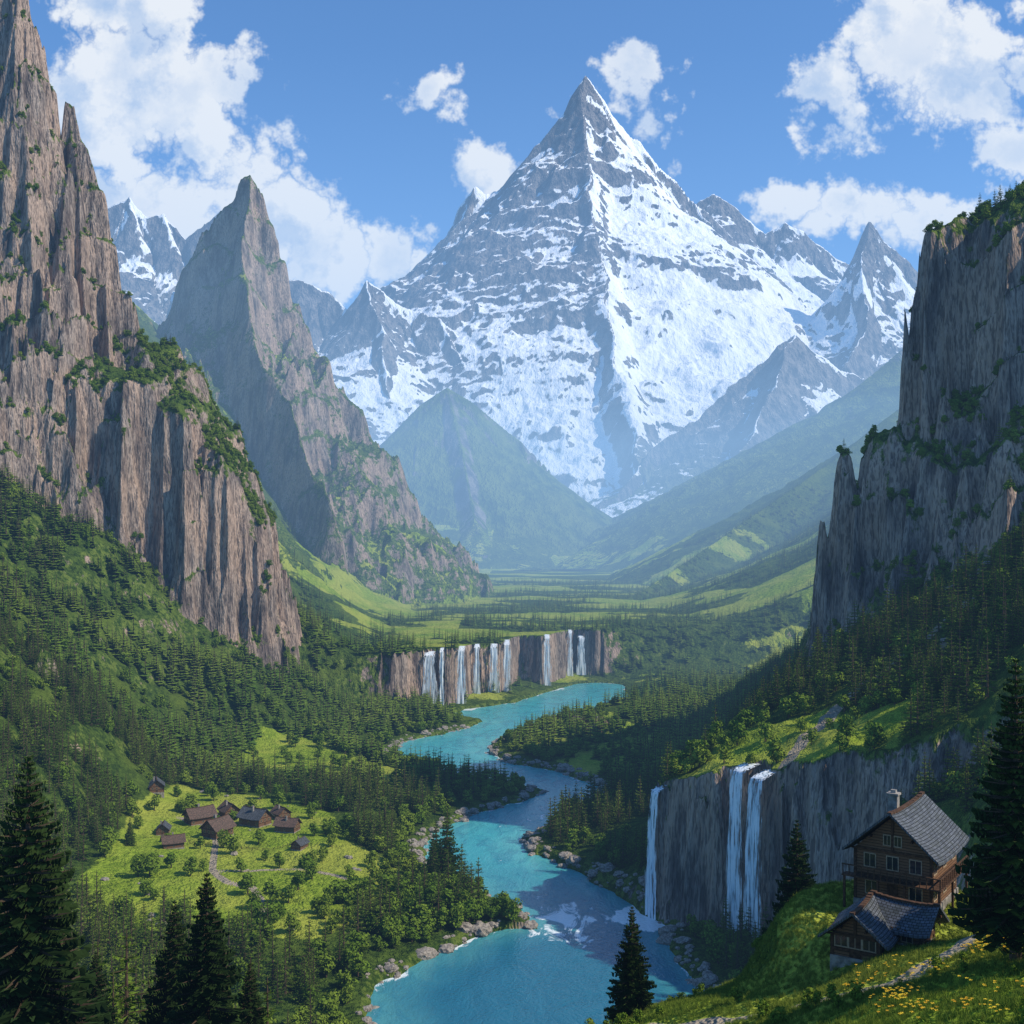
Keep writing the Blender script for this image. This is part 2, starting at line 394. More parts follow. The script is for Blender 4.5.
def far_mat():
    m,t,b,P,N,out=newmat('mountain_rock_snow',True)
    at=t.n('ShaderNodeAttribute',attribute_name='mask'); sp=t.n('ShaderNodeSeparateColor'); t.l(at.outputs['Color'],sp.inputs[0])
    S,Gr,Gu=sp.outputs[0],sp.outputs[1],sp.outputs[2]
    sx=t.n('ShaderNodeSeparateXYZ'); t.l(N,sx.inputs[0]); nz=sx.outputs[2]
    ps=t.n('ShaderNodeSeparateXYZ'); t.l(P,ps.inputs[0]); z=ps.outputs[2]
    n1=t.noise(P,.014,6,.66,(1,.40,.40),.3); n2=t.noise(P,.0022,2,.6); n3=t.noise(P,.025,4,.72,(1,.5,.5))
    rock=t.mix(t.mr(n3,.35,.65),(.065,.07,.088),(.26,.235,.225))
    snow=(.88,.89,.91)
    v=t.m('ADD',t.m('MULTIPLY',nz,1.1),t.m('MULTIPLY',t.m('SUBTRACT',n1,.5),.85))
    v=t.m('ADD',v,t.m('MULTIPLY',t.m('SUBTRACT',n2,.5),.35))
    v=t.m('ADD',v,t.m('MULTIPLY',t.m('SUBTRACT',Gu,.45),.95))
    v=t.m('ADD',v,t.m('ADD',t.mr(z,350,1500,-.18,.0),t.mr(z,2000,3400,0.,.13)))
    sf=t.m('MULTIPLY',t.mr(v,.575,.63),S)
    gcol=t.mix(t.mr(n3,.38,.62),(.028,.062,.018),(.12,.17,.035))
    gcol=t.mix(t.m('MULTIPLY',t.mr(n2,.45,.6),.5),gcol,(.16,.20,.05))
    gf=t.m('MULTIPLY',t.mr(t.m('ADD',nz,t.m('MULTIPLY',t.m('SUBTRACT',n1,.5),1.0)),.54,.68),Gr)
    col=t.mix(gf,rock,gcol); col=t.mix(sf,col,snow)
    t.l(col,b.inputs['Base Color'])
    bump(t,b,t.m('MULTIPLY',n3,t.m('SUBTRACT',1.,t.m('MULTIPLY',sf,.6))),1.,55.)
    return m
MT=terrain_mat(); MF=far_mat()

# ---------------------------------------------------------------- build terrain
X,Y=sheet(near_h,-.60,.60,1220,16,3500,1300)
Z,RR,GID,NEAR=near_h(X,Y,True)
print('nearh',time.time()-T0)
N=grid_normals(X,Y,Z)
nzv=N[...,2]
rock=ss((.66-nzv)/.12)
rock=np.maximum(rock,.9*ss((3.5-np.abs(RR-1))/2.5)*(Y<1200)*(Y>200))
def pmask(P,soft):
    xs_=[p[0] for p in P]; ys_=[p[1] for p in P]; o=np.zeros(X.shape)
    m=(X>min(xs_)-30)&(X<max(xs_)+30)&(Y>min(ys_)-30)&(Y<max(ys_)+30)
    d,_,_=poly(X[m],Y[m],np.array(P+[P[0]],float)); ins=inpoly(X[m],Y[m],P)
    o[m]=ss(.5+np.where(ins,d,-d)/soft); return o
mead=np.maximum.reduce([pmask(MEADOW,16),pmask(MEADOW2,10),pmask(MEADOW3,18)*ss(.5+2.2*fbm(X/38,Y/38,2,201)),pmask(MEADOW4,16)])
plat=ss((Y-1000)/60)*ss(.38+1.8*fbm(X/200,Y/110,4,202))*ss((250-Z)/150)
slope_m=ss((Y-1050)/80)*(X<-60)*ss(.42+1.6*fbm(X/130,Y/130,4,203))*ss((nzv-.62)/.1)
mead=np.maximum.reduce([mead,plat,slope_m,(NEAR&(Y<130)&(X>-5))*1.0])
path=np.zeros_like(X)
for P,wd in zip(PATHS,(1.3,2.8,1.6,1.5)):
    m=(X>P[:,0].min()-12)&(X<P[:,0].max()+12)&(Y>P[:,1].min()-12)&(Y<P[:,1].max()+12)
    d,_,_=poly(X[m],Y[m],P); path[m]=np.maximum(path[m],ss(1.3-d/wd*.8+.3*fbm(X[m]/6,Y[m]/6,2,204)))
scree=(GID==0)*(X>80)*(Y<620)*ss((Z-95)/20)*ss(.1+1.5*fbm(X/18,Y/40,3,205))*(~NEAR)
path=np.maximum(path,scree*.75)
C=np.stack([rock,mead,path,np.ones_like(X)],-1)
V,Fq=grid_objects(X,Y,Z,N,GID,['valley_terrain','rock_cliff','rock_spire','rock_cliff.001'],[MT]*4,C)
print('near',time.time()-T0)
X2,Y2=sheet(far_h,-.56,.56,1100,3150,14500,850,50,900)
Z2,G2,FL2=far_h(X2,Y2,True); N2=grid_normals(X2,Y2,Z2)
sn=np.isin(G2,[1,2,3,4,6,7])*1.0
C2=np.stack([sn,np.where(np.isin(G2,[0,5,8]),1.,ss((700-Z2)/500)),FL2,np.ones_like(X2)],-1)
grid_objects(X2,Y2,Z2,N2,G2,['distant_valley_ground','snowy_mountain','snowy_ridge','snowy_mountain.001','snowy_ridge.001','green_foothill','snowy_mountain.002','snowy_mountain.003','forested_hill'],[MF]*9,C2)
print('far',time.time()-T0)

# ---------------------------------------------------------------- vegetation prototypes
def leafmat(name,c1,c2,c3,trans=False):
    m,t,b,P,N,out=newmat(name,True)
    oi=t.n('ShaderNodeObjectInfo'); n=t.noise(P,.02,1,.6)
    col=t.mix(oi.outputs['Random'],c1,c2); col=t.mix(t.m('MULTIPLY',t.mr(n,.45,.65),.6),col,c3)
    t.l(col,b.inputs['Base Color'])
    return m
MC=leafmat('conifer_needles',(.058,.118,.016),(.13,.20,.028),(.19,.255,.038))
MCD=leafmat('spruce_needles',(.022,.045,.016),(.034,.062,.018),(.045,.075,.02))
MB=leafmat('broad_leaves',(.085,.155,.016),(.15,.22,.026),(.21,.27,.035))
MBK,t,b,P,Nn,o=newmat('bark',True); t.l(t.mix(t.noise(P,6,2,.6,(1,1,.2)),(.05,.035,.025),(.14,.10,.07)),b.inputs['Base Color'])
def conifer(H,R,wh,nb,tw,seed,bare=.06):
    r=random.Random(seed); V=[];Fc=[];mi=[]
    k=7
    segs=8 if tw else 2
    for j in range(segs+1):
        q=j/segs; rad=.016*H*max(0,1-q)**.8+.002*H
        for i in range(k):
            a=2*math.pi*i/k; V.append((rad*math.cos(a)*(1.25 if j==0 else 1),rad*math.sin(a),q*H*.98))
    for j in range(segs):
        for i in range(k):
            Fc.append((j*k+i,j*k+(i+1)%k,(j+1)*k+(i+1)%k,(j+1)*k+i)); mi.append(1)
    for w in range(wh):
        q=bare+(1-bare)*(max(0.0,w+r.uniform(-.3,.3))/wh)**.92; q=min(max(q,bare),.985)
        n=max(4,int(nb*(1.0-.45*q)))
        a0=r.uniform(0,6.28)
        for i in range(n):
            a=a0+2*math.pi*i/n+r.uniform(-.3,.3)
            L=R*((1-q)**.82)*r.uniform(.66,1.15)*(0.72+.28*min(1,q/.18))+.02*R
            if r.random()<.10: L*=.5
            dr=(.42-.55*q)*r.uniform(.7,1.3); cx,sy=math.cos(a),math.sin(a); z0=q*H
            def pt(s,side=0,down=0): return (cx*L*s-sy*side,sy*L*s+cx*side,z0-dr*L*s+.16*L*s*s-down)
            if tw==0:
                b0=len(V); wd=L*r.uniform(.34,.5)
                V+= [pt(.02),pt(.6,wd,.13*L),pt(1.0),pt(.6,-wd,.13*L),pt(.55,0,-.05*L)]
                Fc+=[(b0,b0+1,b0+4),(b0+1,b0+2,b0+4),(b0+2,b0+3,b0+4),(b0+3,b0,b0+4)]; mi+=[0]*4
            else:
                b0=len(V); th=.015*L
                V+=[pt(0,th),pt(0,-th),pt(1,0),pt(.5,0,.02*L)]; Fc+=[(b0,b0+3,b0+2),(b0+1,b0+2,b0+3)]; mi+=[1,1]
                m=max(4,int(tw*(.35+.65*L/R)))
                for s_ in range(m):
                    s=.10+.92*(s_+r.random()*.8)/m
                    for sd in (-1,1):
                        tl=L*(.40*(1-.72*s)+.06)*r.uniform(.7,1.2); ww=.10*R*r.uniform(.55,1.0)*(.55+.45*L/R)
                        b0=len(V); dn=r.uniform(.05,.34)*tl
                        V+=[pt(s,0,r.uniform(-.01,.02)*L),pt(s+.10,sd*tl*.5,dn*.35-.03*L),pt(s+.5*tl/L,sd*tl,dn+.02*L),pt(s-.02+.18*tl/L,sd*tl*.55,dn*.6+ww)]
                        Fc.append((b0,b0+1,b0+2,b0+3)); mi.append(0)
                b0=len(V); V+=[pt(.8,.05*L,0),pt(1.1,0,-.02*L),pt(.8,-.05*L,0),pt(.7,0,.05*L)]; Fc.append((b0,b0+1,b0+2,b0+3)); mi.append(0)
    return V,Fc,mi
def from_lists(name,V,Fc,mi,mats,coll=None):
    me=bpy.data.meshes.new(name)
    me.from_pydata(V,[],Fc); 
    for m in mats: me.materials.append(m)
    me.polygons.foreach_set('material_index',np.array(mi,np.int32)); me.update()
    ob=bpy.data.objects.new(name,me)
    if coll: coll.objects.link(ob)
    return ob
def broadleaf(H,R,nl,sz,seed,mats,name,coll,trunk=True):
    r=random.Random(seed); V=[];Fc=[];mi=[]
    if trunk:
        k=6
        for j,(q,rad) in enumerate(((0,.035*H),(.3,.024*H),(.7,.01*H))):
            for i in range(k): a=2*math.pi*i/k; V.append((rad*math.cos(a),rad*math.sin(a),q*H))
        for j in range(2):
            for i in range(k): Fc.append((j*k+i,j*k+(i+1)%k,(j+1)*k+(i+1)%k,(j+1)*k+i)); mi.append(1)
    lobes=[]
    for i in range(11):
        a=r.uniform(0,6.28); rr=R*r.uniform(.1,.68); z=H*r.uniform(.32 if trunk else .15,.86); lobes.append((rr*math.cos(a)*(1.2-z/H*.6),rr*math.sin(a)*(1.2-z/H*.6),z,R*r.uniform(.30,.52)))
    for l in lobes:
        if trunk:
            b0=len(V); V+=[(0,0.01*H,H*.3),(0,-.01*H,H*.3),(l[0],l[1],l[2])]; Fc.append((b0,b0+1,b0+2)); mi.append(1)
        for i in range(nl//11):
            u=Vector((r.gauss(0,1),r.gauss(0,1),r.gauss(0,1))).normalized(); rad=l[3]*r.uniform(.7,1.08)
            p=Vector(l[:3])+Vector((u.x*rad,u.y*rad,u.z*rad*.8))
            if p.z<0.02*H: p.z=.02*H+r.random()*.05*H
            n=(u+Vector((r.gauss(0,.5),r.gauss(0,.5),r.gauss(0,.5)))).normalized(); e=n.orthogonal().normalized(); f=n.cross(e); s=sz*r.uniform(.6,1.3)
            b0=len(V); V+=[tuple(p-e*s),tuple(p+f*s*.7),tuple(p+e*s),tuple(p-f*s*.7)]; Fc.append((b0,b0+1,b0+2,b0+3)); mi.append(0)
    return from_lists(name,V,Fc,mi,mats,coll)
cA=bpy.data.collections.new('proto_conifer_mid'); cB=bpy.data.collections.new('proto_conifer_far'); cC=bpy.data.collections.new('proto_broadleaf'); cG=bpy.data.collections.new('proto_grass'); cR=bpy.data.collections.new('proto_rock')
for i in range(4):
    V_,F_,m_=conifer(1,.19+.03*(i%3),13,8,4,10+i); from_lists('pm%d'%i,V_,F_,m_,[MC,MBK],cA)
    V_,F_,m_=conifer(1,.19+.035*(i%3),8,7,0,20+i); from_lists('pf%d'%i,V_,F_,m_,[MC,MBK],cB)
    broadleaf(1,.45,600,.06,30+i,[MB,MBK],'pb%d'%i,cC)
MG=leafmat('grass_blades',(.10,.17,.02),(.20,.26,.04),(.27,.29,.05))
for i in range(3):
    r=random.Random(i); V_=[];F_=[]
    for k in range(30):
        a=r.uniform(0,6.28); d=r.uniform(0,.7); x,y=d*math.cos(a),d*math.sin(a); h=r.uniform(.4,1); lx,ly=r.gauss(0,.25),r.gauss(0,.25); w=.04
        b0=len(V_); V_+=[(x-w*math.sin(a),y+w*math.cos(a),-.05),(x+w*math.sin(a),y-w*math.cos(a),-.05),(x+lx,y+ly,h)]; F_.append((b0,b0+1,b0+2))
    from_lists('gt%d'%i,V_,F_,[0]*len(F_),[MG],cG)
cF=bpy.data.collections.new('proto_flower')
MFW,t,b,P,Nn,o=newmat('flower_petals',True); oi=t.n('ShaderNodeObjectInfo'); t.l(t.mix(oi.outputs['Random'],(.80,.62,.06),(.75,.42,.04)),b.inputs['Base Color'])
for i in range(2):
    r=random.Random(40+i); V_=[];F_=[];mm=[]
    for k in range(6):
        x,y=r.gauss(0,.6),r.gauss(0,.6); h=r.uniform(.7,1.1); b0=len(V_); V_+=[(x-.02,y,0),(x+.02,y,0),(x,y,h)]; F_.append((b0,b0+1,b0+2)); mm.append(0)
        for q in range(5):
            a=q*1.2566; c=.13; b0=len(V_); V_+=[(x,y,h),(x+c*math.cos(a-.4),y+c*math.sin(a-.4),h+.06),(x+c*1.4*math.cos(a),y+c*1.4*math.sin(a),h+.02),(x+c*math.cos(a+.4),y+c*math.sin(a+.4),h+.06)]; F_.append((b0,b0+1,b0+2,b0+3)); mm.append(1)
    from_lists('fl%d'%i,V_,F_,mm,[MG,MFW],cF)
MST,t,b,P,Nn,o=newmat('boulder_stone',True); t.l(t.mix(t.mr(t.noise(P,1.2,4,.65),.3,.7),(.14,.12,.105),(.40,.36,.31)),b.inputs['Base Color']); bump(t,b,t.noise(P,2,3,.65),.6,.3)
for i in range(4):
    bm=bmesh.new(); bmesh.ops.create_icosphere(bm,subdivisions=3,radius=1)
    for v in bm.verts:
        c=v.co; n=float(pn(np.array([c.x*1.3+i*9]),np.array([c.y*1.3+c.z*1.7]))[0]); n2=float(pn(np.array([c.x*3+i*9]),np.array([c.y*3+c.z*2.7]))[0])
        v.co=c*(1+.55*n+.2*n2); v.co.z*=.65
    me=bpy.data.meshes.new('rk%d'%i); bm.to_mesh(me); bm.free(); me.materials.append(MST); cR.objects.link(bpy.data.objects.new('rk%d'%i,me))

def scatter_ob(name,pts,scl,rot,idx,coll):
    me=bpy.data.meshes.new(name+'_points'); n=len(pts); me.vertices.add(n); me.vertices.foreach_set('co',np.ascontiguousarray(pts,np.float32).ravel())
    a=me.attributes.new('scl','FLOAT_VECTOR','POINT'); a.data.foreach_set('vector',np.ascontiguousarray(scl,np.float32).ravel())
    a=me.attributes.new('rot','FLOAT','POINT'); a.data.foreach_set('value',np.ascontiguousarray(rot,np.float32))
    a=me.attributes.new('idx','INT','POINT'); a.data.foreach_set('value',np.ascontiguousarray(idx,np.int32))
    me.update(); ob=bpy.data.objects.new(name,me); scene.collection.objects.link(ob)
    ng=bpy.data.node_groups.new(name+'_gn','GeometryNodeTree')
    ng.interface.new_socket('Geometry',in_out='INPUT',socket_type='NodeSocketGeometry'); ng.interface.new_socket('Geometry',in_out='OUTPUT',socket_type='NodeSocketGeometry')
    N_=ng.nodes.new; gi=N_('NodeGroupInput'); go=N_('NodeGroupOutput'); ip=N_('GeometryNodeInstanceOnPoints'); ci=N_('GeometryNodeCollectionInfo')
    ci.inputs['Collection'].default_value=coll; ci.inputs['Separate Children'].default_value=True; ci.inputs['Reset Children'].default_value=True
    def at(nm,ty):
        q=N_('GeometryNodeInputNamedAttribute'); q.data_type=ty; q.inputs['Name'].default_value=nm
        return [o for o in q.outputs if o.enabled and o.name=='Attribute'][0]
    L=ng.links.new; L(gi.outputs[0],ip.inputs['Points']); L(ci.outputs[0],ip.inputs['Instance']); ip.inputs['Pick Instance'].default_value=True
    L(at('idx','INT'),ip.inputs['Instance Index']); cx=N_('ShaderNodeCombineXYZ'); L(at('rot','FLOAT'),cx.inputs[2]); L(cx.outputs[0],ip.inputs['Rotation']); L(at('scl','FLOAT_VECTOR'),ip.inputs['Scale'])
    L(ip.outputs[0],go.inputs[0]); md=ob.modifiers.new('instances','NODES'); md.node_group=ng
    return ob
p0,p1,p2,p3=(V[Fq[:,i]] for i in range(4)); fc=(p0+p1+p2+p3)/4; cr=np.cross(p2-p0,p3-p1); ar=.5*np.linalg.norm(cr,axis=1); fnz=np.abs(cr[:,2])/(2*ar+1e-9)
def fa(A): return A.ravel()[Fq[:,0]]
fm,fp,fr,fR,fg,fn=fa(mead),fa(path),fa(RR),fa(rock),fa(GID),fa(NEAR)
def place(w,dens_cap,seed):
    ex=w*ar; tot=int(ex.sum()); print('want',tot,'cap',dens_cap); tot=min(tot,dens_cap); r=np.random.default_rng(seed)
    cs=np.cumsum(ex); f=np.searchsorted(cs,r.random(tot)*cs[-1]); a=r.random((tot,1)); b=r.random((tot,1))
    return (p0[f]*(1-a)+p1[f]*a)*(1-b)+(p3[f]*(1-a)+p2[f]*a)*b,f,r
x_,y_,z_=fc[:,0],fc[:,1],fc[:,2]
infr=(np.abs(x_/y_)<.53)
clump=ss(.75+1.8*fbm(x_/55,y_/55,3,300))
ok=(fnz>.60)&(fr>7)&(fp<.3)&infr
vill=np.array([(-190,588),(-157,553),(-146,568),(-128,548),(-141,527),(-109,534),(-168,530),(-155,503),(-118,562),(-98,508)],float)
for v in vill: ok&=np.hypot(x_-v[0],y_-v[1]+5)>13
near_block=(y_<130)|((y_<330)&(x_>-30)&(x_<70))
w1=ok*(~near_block)*(fm<.45)*(y_<640)*(z_>4)*clump/26.
w1*=np.where(fg>0,.25,1)
P1,f1,r1=place(w1,26000,1)
n=len(P1); hgt=r1.uniform(10,20,n)*np.where(fg[f1]>0,.55,1)*(.8+.4*r1.random(n)); P1[:,2]-=.4
scatter_ob('conifer_forest',P1,np.stack([hgt*1.15,hgt*1.15,hgt],1),r1.uniform(0,6.28,n),r1.integers(0,4,n),cA)
w2=ok*(fm<.5)*(y_>=640)*(y_<2500)*(z_>4)*clump/np.interp(y_,[640,1000,1500,2500],[28,40,60,110])*np.where(fg==1,.4,1)*ss((np.interp(y_,[1000,1500,2500],[400,300,260])-z_)/60*1.0+ .5)
w2*=ss(1.1-.9*(x_<-150)*(y_>1100)*1.0+ fbm(x_/90,y_/90,3,310)*2*(y_>1000))
P2,f2,r2=place(w2,60000,2)
n=len(P2); hgt=r2.uniform(10,19,n)*np.where(fg[f2]==1,.6,1)*np.interp(P2[:,1],[900,1400],[1,.68]); P2[:,2]-=.4
scatter_ob('distant_conifer_forest',P2,np.stack([hgt*1.45,hgt*1.45,hgt],1),r2.uniform(0,6.28,n),r2.integers(0,4,n),cB)
w3=infr*((fg==1)|(fg==3))*(fnz>.26)*(y_<1050)*ss(.52+2*fbm(x_/30,y_/30,3,320))/16.
w3+=ok*(~near_block)*(y_<900)*(fg==0)*(fm<.6)*ss((30-fr)/20)*.02+ok*(fm>.15)*(fm<.75)*(y_<900)*(y_>200)*.006*(fg==0)+ok*(y_<1000)*(fg==0)*(~near_block)*.004
pen=np.hypot((x_+38)/38,(y_-425)/26)<1
w3+=(fr>4)*pen*(fnz>.5)*.03
P3,f3,r3=place(w3,24000,3); n=len(P3); hgt=r3.uniform(4.5,9.5,n)*np.where((fg[f3]>0),.65,1); P3[:,2]-=.3
scatter_ob('broadleaf_trees',P3,np.stack([hgt*1.1,hgt*1.1,hgt],1),r3.uniform(0,6.28,n),r3.integers(0,4,n),cC)
w4=infr*((np.abs(fr-1)<4)*(y_<900)*(y_>300)*(fnz>.3)*.07+(fm>.7)*(y_>380)*(y_<650)*(x_<0)*.0012+scree.ravel()[Fq[:,0]]*.004)
P4,f4,r4=place(w4,7000,4); n=len(P4); s=r4.gamma(2.0,.5,n)+.3
scatter_ob('shore_rocks',P4,np.stack([s,s*r4.uniform(.7,1.3,n),s],1),r4.uniform(0,6.28,n),r4.integers(0,4,n),cR)
fore=fn*(y_<128)*(y_>50)*(x_>0)*(np.abs(x_/y_)<.5)
w5=fore*(fp<.45)*6.
P5,f5,r5=place(w5,26000,5); n=len(P5); s=r5.uniform(.25,.55,n)
scatter_ob('grass',P5,np.stack([s,s,s],1),r5.uniform(0,6.28,n),r5.integers(0,3,n),cG)
w6=fore*(x_>5)*(fp<.2)*(np.hypot(x_-38,y_-106)>9)*(np.hypot(x_-32,y_-98)>6)*ss(fbm(x_/9,y_/9,2,330)*3)*.14
P6,f6,r6=place(w6,900,6); n=len(P6); s=r6.uniform(.6,1.8,n)
scatter_ob('shrubs',P6,np.stack([s,s,s],1),r6.uniform(0,6.28,n),r6.integers(0,4,n),cC)
w7=fore*(y_<88)*(x_>24)*(fp<.2)*ss(.15+fbm(x_/4,y_/4,2,340)*3)*.9
P7,f7,r7=place(w7,420,7); n=len(P7); print('flowers',n); s=r7.uniform(.55,.8,n)
scatter_ob('wildflowers',P7,np.stack([s,s,s],1),r7.uniform(0,6.28,n),r7.integers(0,2,n),cF)
print('scatter',len(P1),len(P2),len(P3),len(P4),len(P5),len(P6),time.time()-T0)

for i,(px,py,d) in enumerate([(28,750,85),(207,870,105),(632,905,110),(797,818,132),(1016,655,76),(175,898,118),(-12,820,95),(96,950,112),(250,960,118),(60,905,100),(1050,700,92)]):
    x,y,zt=sv(px,py,d); z0=hz(x,y)-.5; H=zt-z0
    V_,F_,m_=conifer(H,H*(.235 if i!=4 else .20),int(24+H*.8),12,13,50+i,.06 if i!=4 else .14); ob=from_lists('pine_tree' if i==0 else 'pine_tree.%03d'%i,V_,F_,m_,[MCD,MBK],scene.collection); ob.location=(x,y,z0)
for i,(px,py,d) in enumerate([(395,812,545),(447,800,462),(436,818,470),(433,835,455),(130,838,500),(357,812,600)]):
    x=(px-512)*d/FL; y=d; z0=hz(x,y)-.5; H=EYE-(py-543)*d/FL-z0; H=max(14,min(H,36))
    V_,F_,m_=conifer(H,H*.22,24,12,9,80+i); ob=from_lists('pine_tree.%03d'%(20+i),V_,F_,m_,[MC,MBK],scene.collection); ob.location=(x,y,z0)

# ---------------------------------------------------------------- water
falls=[]
def waterfall(x,y,nx,ny,w,seed,name,zmin):
    s=np.arange(-25,50,.5); tx,ty=-ny,nx
    best=1e9; sts=[]
    for o in np.linspace(-w/2,w/2,5):
        h=near_h(x+tx*o-nx*s,y+ty*o-ny*s); k=int(np.argmax(h>18)); best=min(best,s[k]); kt=int(np.argmax(h>zmin-8)); sts.append(s[min(kt+4,len(s)-1)])
    st=float(np.median(sts)); nu_,nv_=18,70; Vv=[];Ff=[]
    us=np.linspace(-.5,.5,nu_+1)
    lip=near_h(x+tx*us*w*.7-nx*st,y+ty*us*w*.7-ny*st); zt=max(float(np.median(lip)),zmin-4)
    for j in range(nv_+1):
        q=j/nv_
        for i in range(nu_+1):
            u=us[i]; ww=w*(.66+.44*q)
            if q<.10: k=q/.10; ins=(st+2)*(1-k)+(best-1.)*k; z=zt+.4-2.2*k*k
            else: k=(q-.10)/.90; ins=best-1.0-2.6*math.sqrt(k); z=zt-1.8-(zt-1.3)*k
            ins-=(.5+.7*q)*float(pn(np.array([u*w*1.1+seed]),np.array([q*1.5]))[0])
            e=1.3*float(pn(np.array([seed*3.]),np.array([q*9+ (0 if u<0 else 9)]))[0])*abs(u)*2
            Vv.append((x+tx*(u*ww+e)-nx*ins,y+ty*(u*ww+e)-ny*ins,z))
    for j in range(nv_):
        for i in range(nu_): a=j*(nu_+1)+i; Ff.append((a,a+1,a+nu_+2,a+nu_+1))
    ob=from_lists(name,Vv,Ff,[0]*len(Ff),[MFALL],scene.collection)
    for p in ob.data.polygons: p.use_smooth=True
    ca=ob.data.color_attributes.new('mask','FLOAT_COLOR','POINT')
    ed=np.tile(1-np.abs(us*2)**3,nv_+1); ca.data.foreach_set('color',np.stack([ed]*3+[ed*0+1],-1).astype(np.float32).ravel())
    falls.append((x-nx*(best-3),y-ny*(best-3),w))
MFALL,t,b,P,Nn,o=newmat('falling_water')
b.inputs['Roughness'].default_value=.6
at=t.n('ShaderNodeAttribute',attribute_name='mask'); sp=t.n('ShaderNodeSeparateColor'); t.l(at.outputs['Color'],sp.inputs[0])
sk=t.noise(P,1.1,4,.65,(1,1,.05)); sa=t.m('ADD',sk,t.m('MULTIPLY',t.m('SUBTRACT',sp.outputs[0],1.),.28)); t.l(t.mr(sa,.33,.50,.0,1.),b.inputs['Alpha']); t.l(t.mix(t.mr(sk,.4,.6),(.62,.76,.85),(.93,.95,.97)),b.inputs['Base Color'])
k=0
for (px,w) in [(430,17),(442,6),(462,11),(477,9),(494,12),(507,11),(547,10),(570,8),(581,12)]:
    xx=(px-512)/FL*1000
    for _ in range(8): yy=float(np.interp(xx,*YCL)); xx=.5*xx+.5*(px-512)/FL*yy
    waterfall(xx,yy,0.,-1.,w,k,'waterfall' if k==0 else 'waterfall.%03d'%k,52); k+=1
for (xx,yy,w) in [(56.5,441,8),(80,405,10.5),(88,393,10.5)]:
    waterfall(xx,yy,-.85,-.53,w,k,'waterfall.%03d'%k,52); k+=1
xs=np.arange(-170,200,1.6); ys=np.arange(200,1260,1.6); WX,WY=np.meshgrid(xs,ys,indexing='ij')
d,_,hw=poly(WX.ravel(),WY.ravel(),RIV,RIV[:,2]); rr=(d-hw+5*fbm(WX.ravel()/20,WY.ravel()/20,3,2)).reshape(WX.shape)
foam=ss((rr+5)/5)*.6
for (a,b_,w) in falls: foam=np.maximum(foam,1.3*ss(1.35-np.hypot(WX-a,WY-b_)/(w*1.3+7)))
foam=np.maximum(foam,.6*ss(1.25-np.hypot((WX-20)/20,(WY-432)/34))); foam=np.maximum(foam,.5*ss(1-np.hypot((WX-10)/30,(WY-600)/30)))
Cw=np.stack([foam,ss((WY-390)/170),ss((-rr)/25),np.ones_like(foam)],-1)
MW,t,b,P,Nn,o=newmat('river_water')
at=t.n('ShaderNodeAttribute',attribute_name='mask'); sp=t.n('ShaderNodeSeparateColor'); t.l(at.outputs['Color'],sp.inputs[0])
wn=t.noise(P,.12,5,.68,(1,.5,1),.8); wn2=t.noise(P,.8,2,.6)
col=t.mix(sp.outputs[1],(.010,.13,.21),(.05,.38,.42)); col=t.mix(t.m('MULTIPLY',t.m('SUBTRACT',1.,sp.outputs[2]),.5),col,(.14,.48,.46)); col=t.mix(t.mr(wn,.4,.65,0.,.5),col,(.012,.16,.25))  # near stretch mixed darker by Y: shade painted into the water colour
ff=t.mr(t.m('ADD',sp.outputs[0],t.m('MULTIPLY',t.m('SUBTRACT',wn,.5),2.8)),.5,.75); col=t.mix(ff,col,(.82,.90,.92))
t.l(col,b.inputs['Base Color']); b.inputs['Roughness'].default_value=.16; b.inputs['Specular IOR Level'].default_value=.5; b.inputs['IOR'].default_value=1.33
bump(t,b,t.m('ADD',wn,t.m('MULTIPLY',wn2,.5)),.45,1.5)
idx=np.arange(WX.size).reshape(WX.shape); fw=np.stack([idx[:-1,:-1],idx[1:,:-1],idx[1:,1:],idx[:-1,1:]],-1).reshape(-1,4)
keep=(rr.ravel()[fw].min(1)<8); 
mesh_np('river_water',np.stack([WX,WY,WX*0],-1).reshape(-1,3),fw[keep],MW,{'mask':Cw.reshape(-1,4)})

# ---------------------------------------------------------------- houses
def simple(name,c1,c2,sc,s3=None,bs=.4,bd=.05):
    m,t,b,P,N_,o=newmat(name); tc=t.n('ShaderNodeTexCoord').outputs['Object']; n=t.noise(tc,sc,5,.6,s3); t.l(t.mix(t.mr(n,.3,.7),c1,c2),b.inputs['Base Color']); bump(t,b,n,bs,bd); return m
def woodmat():
    m,t,b,P,N_,o=newmat('timber_siding'); tc=t.n('ShaderNodeTexCoord').outputs['Object']
    sx=t.n('ShaderNodeSeparateXYZ'); t.l(tc,sx.inputs[0]); fr=t.m('FRACT',t.m('MULTIPLY',sx.outputs[2],3.6)); row=t.m('FLOOR',t.m('MULTIPLY',sx.outputs[2],3.6))
    n=t.noise(tc,1.5,5,.6,(1,1,6)); wn=t.n('ShaderNodeTexWhiteNoise',noise_dimensions='1D'); t.l(row,wn.inputs['W'])
    c=t.mix(n,(.12,.06,.032),(.28,.155,.085)); c=t.mix(t.m('MULTIPLY',wn.outputs[0],.5),c,(.18,.10,.055)); g=t.mr(t.m('ABSOLUTE',t.m('SUBTRACT',fr,.5)),.38,.5)
    c=t.mix(g,c,(.02,.012,.008)); t.l(c,b.inputs['Base Color']); bump(t,b,t.m('SUBTRACT',1.,g),.8,.06); return m
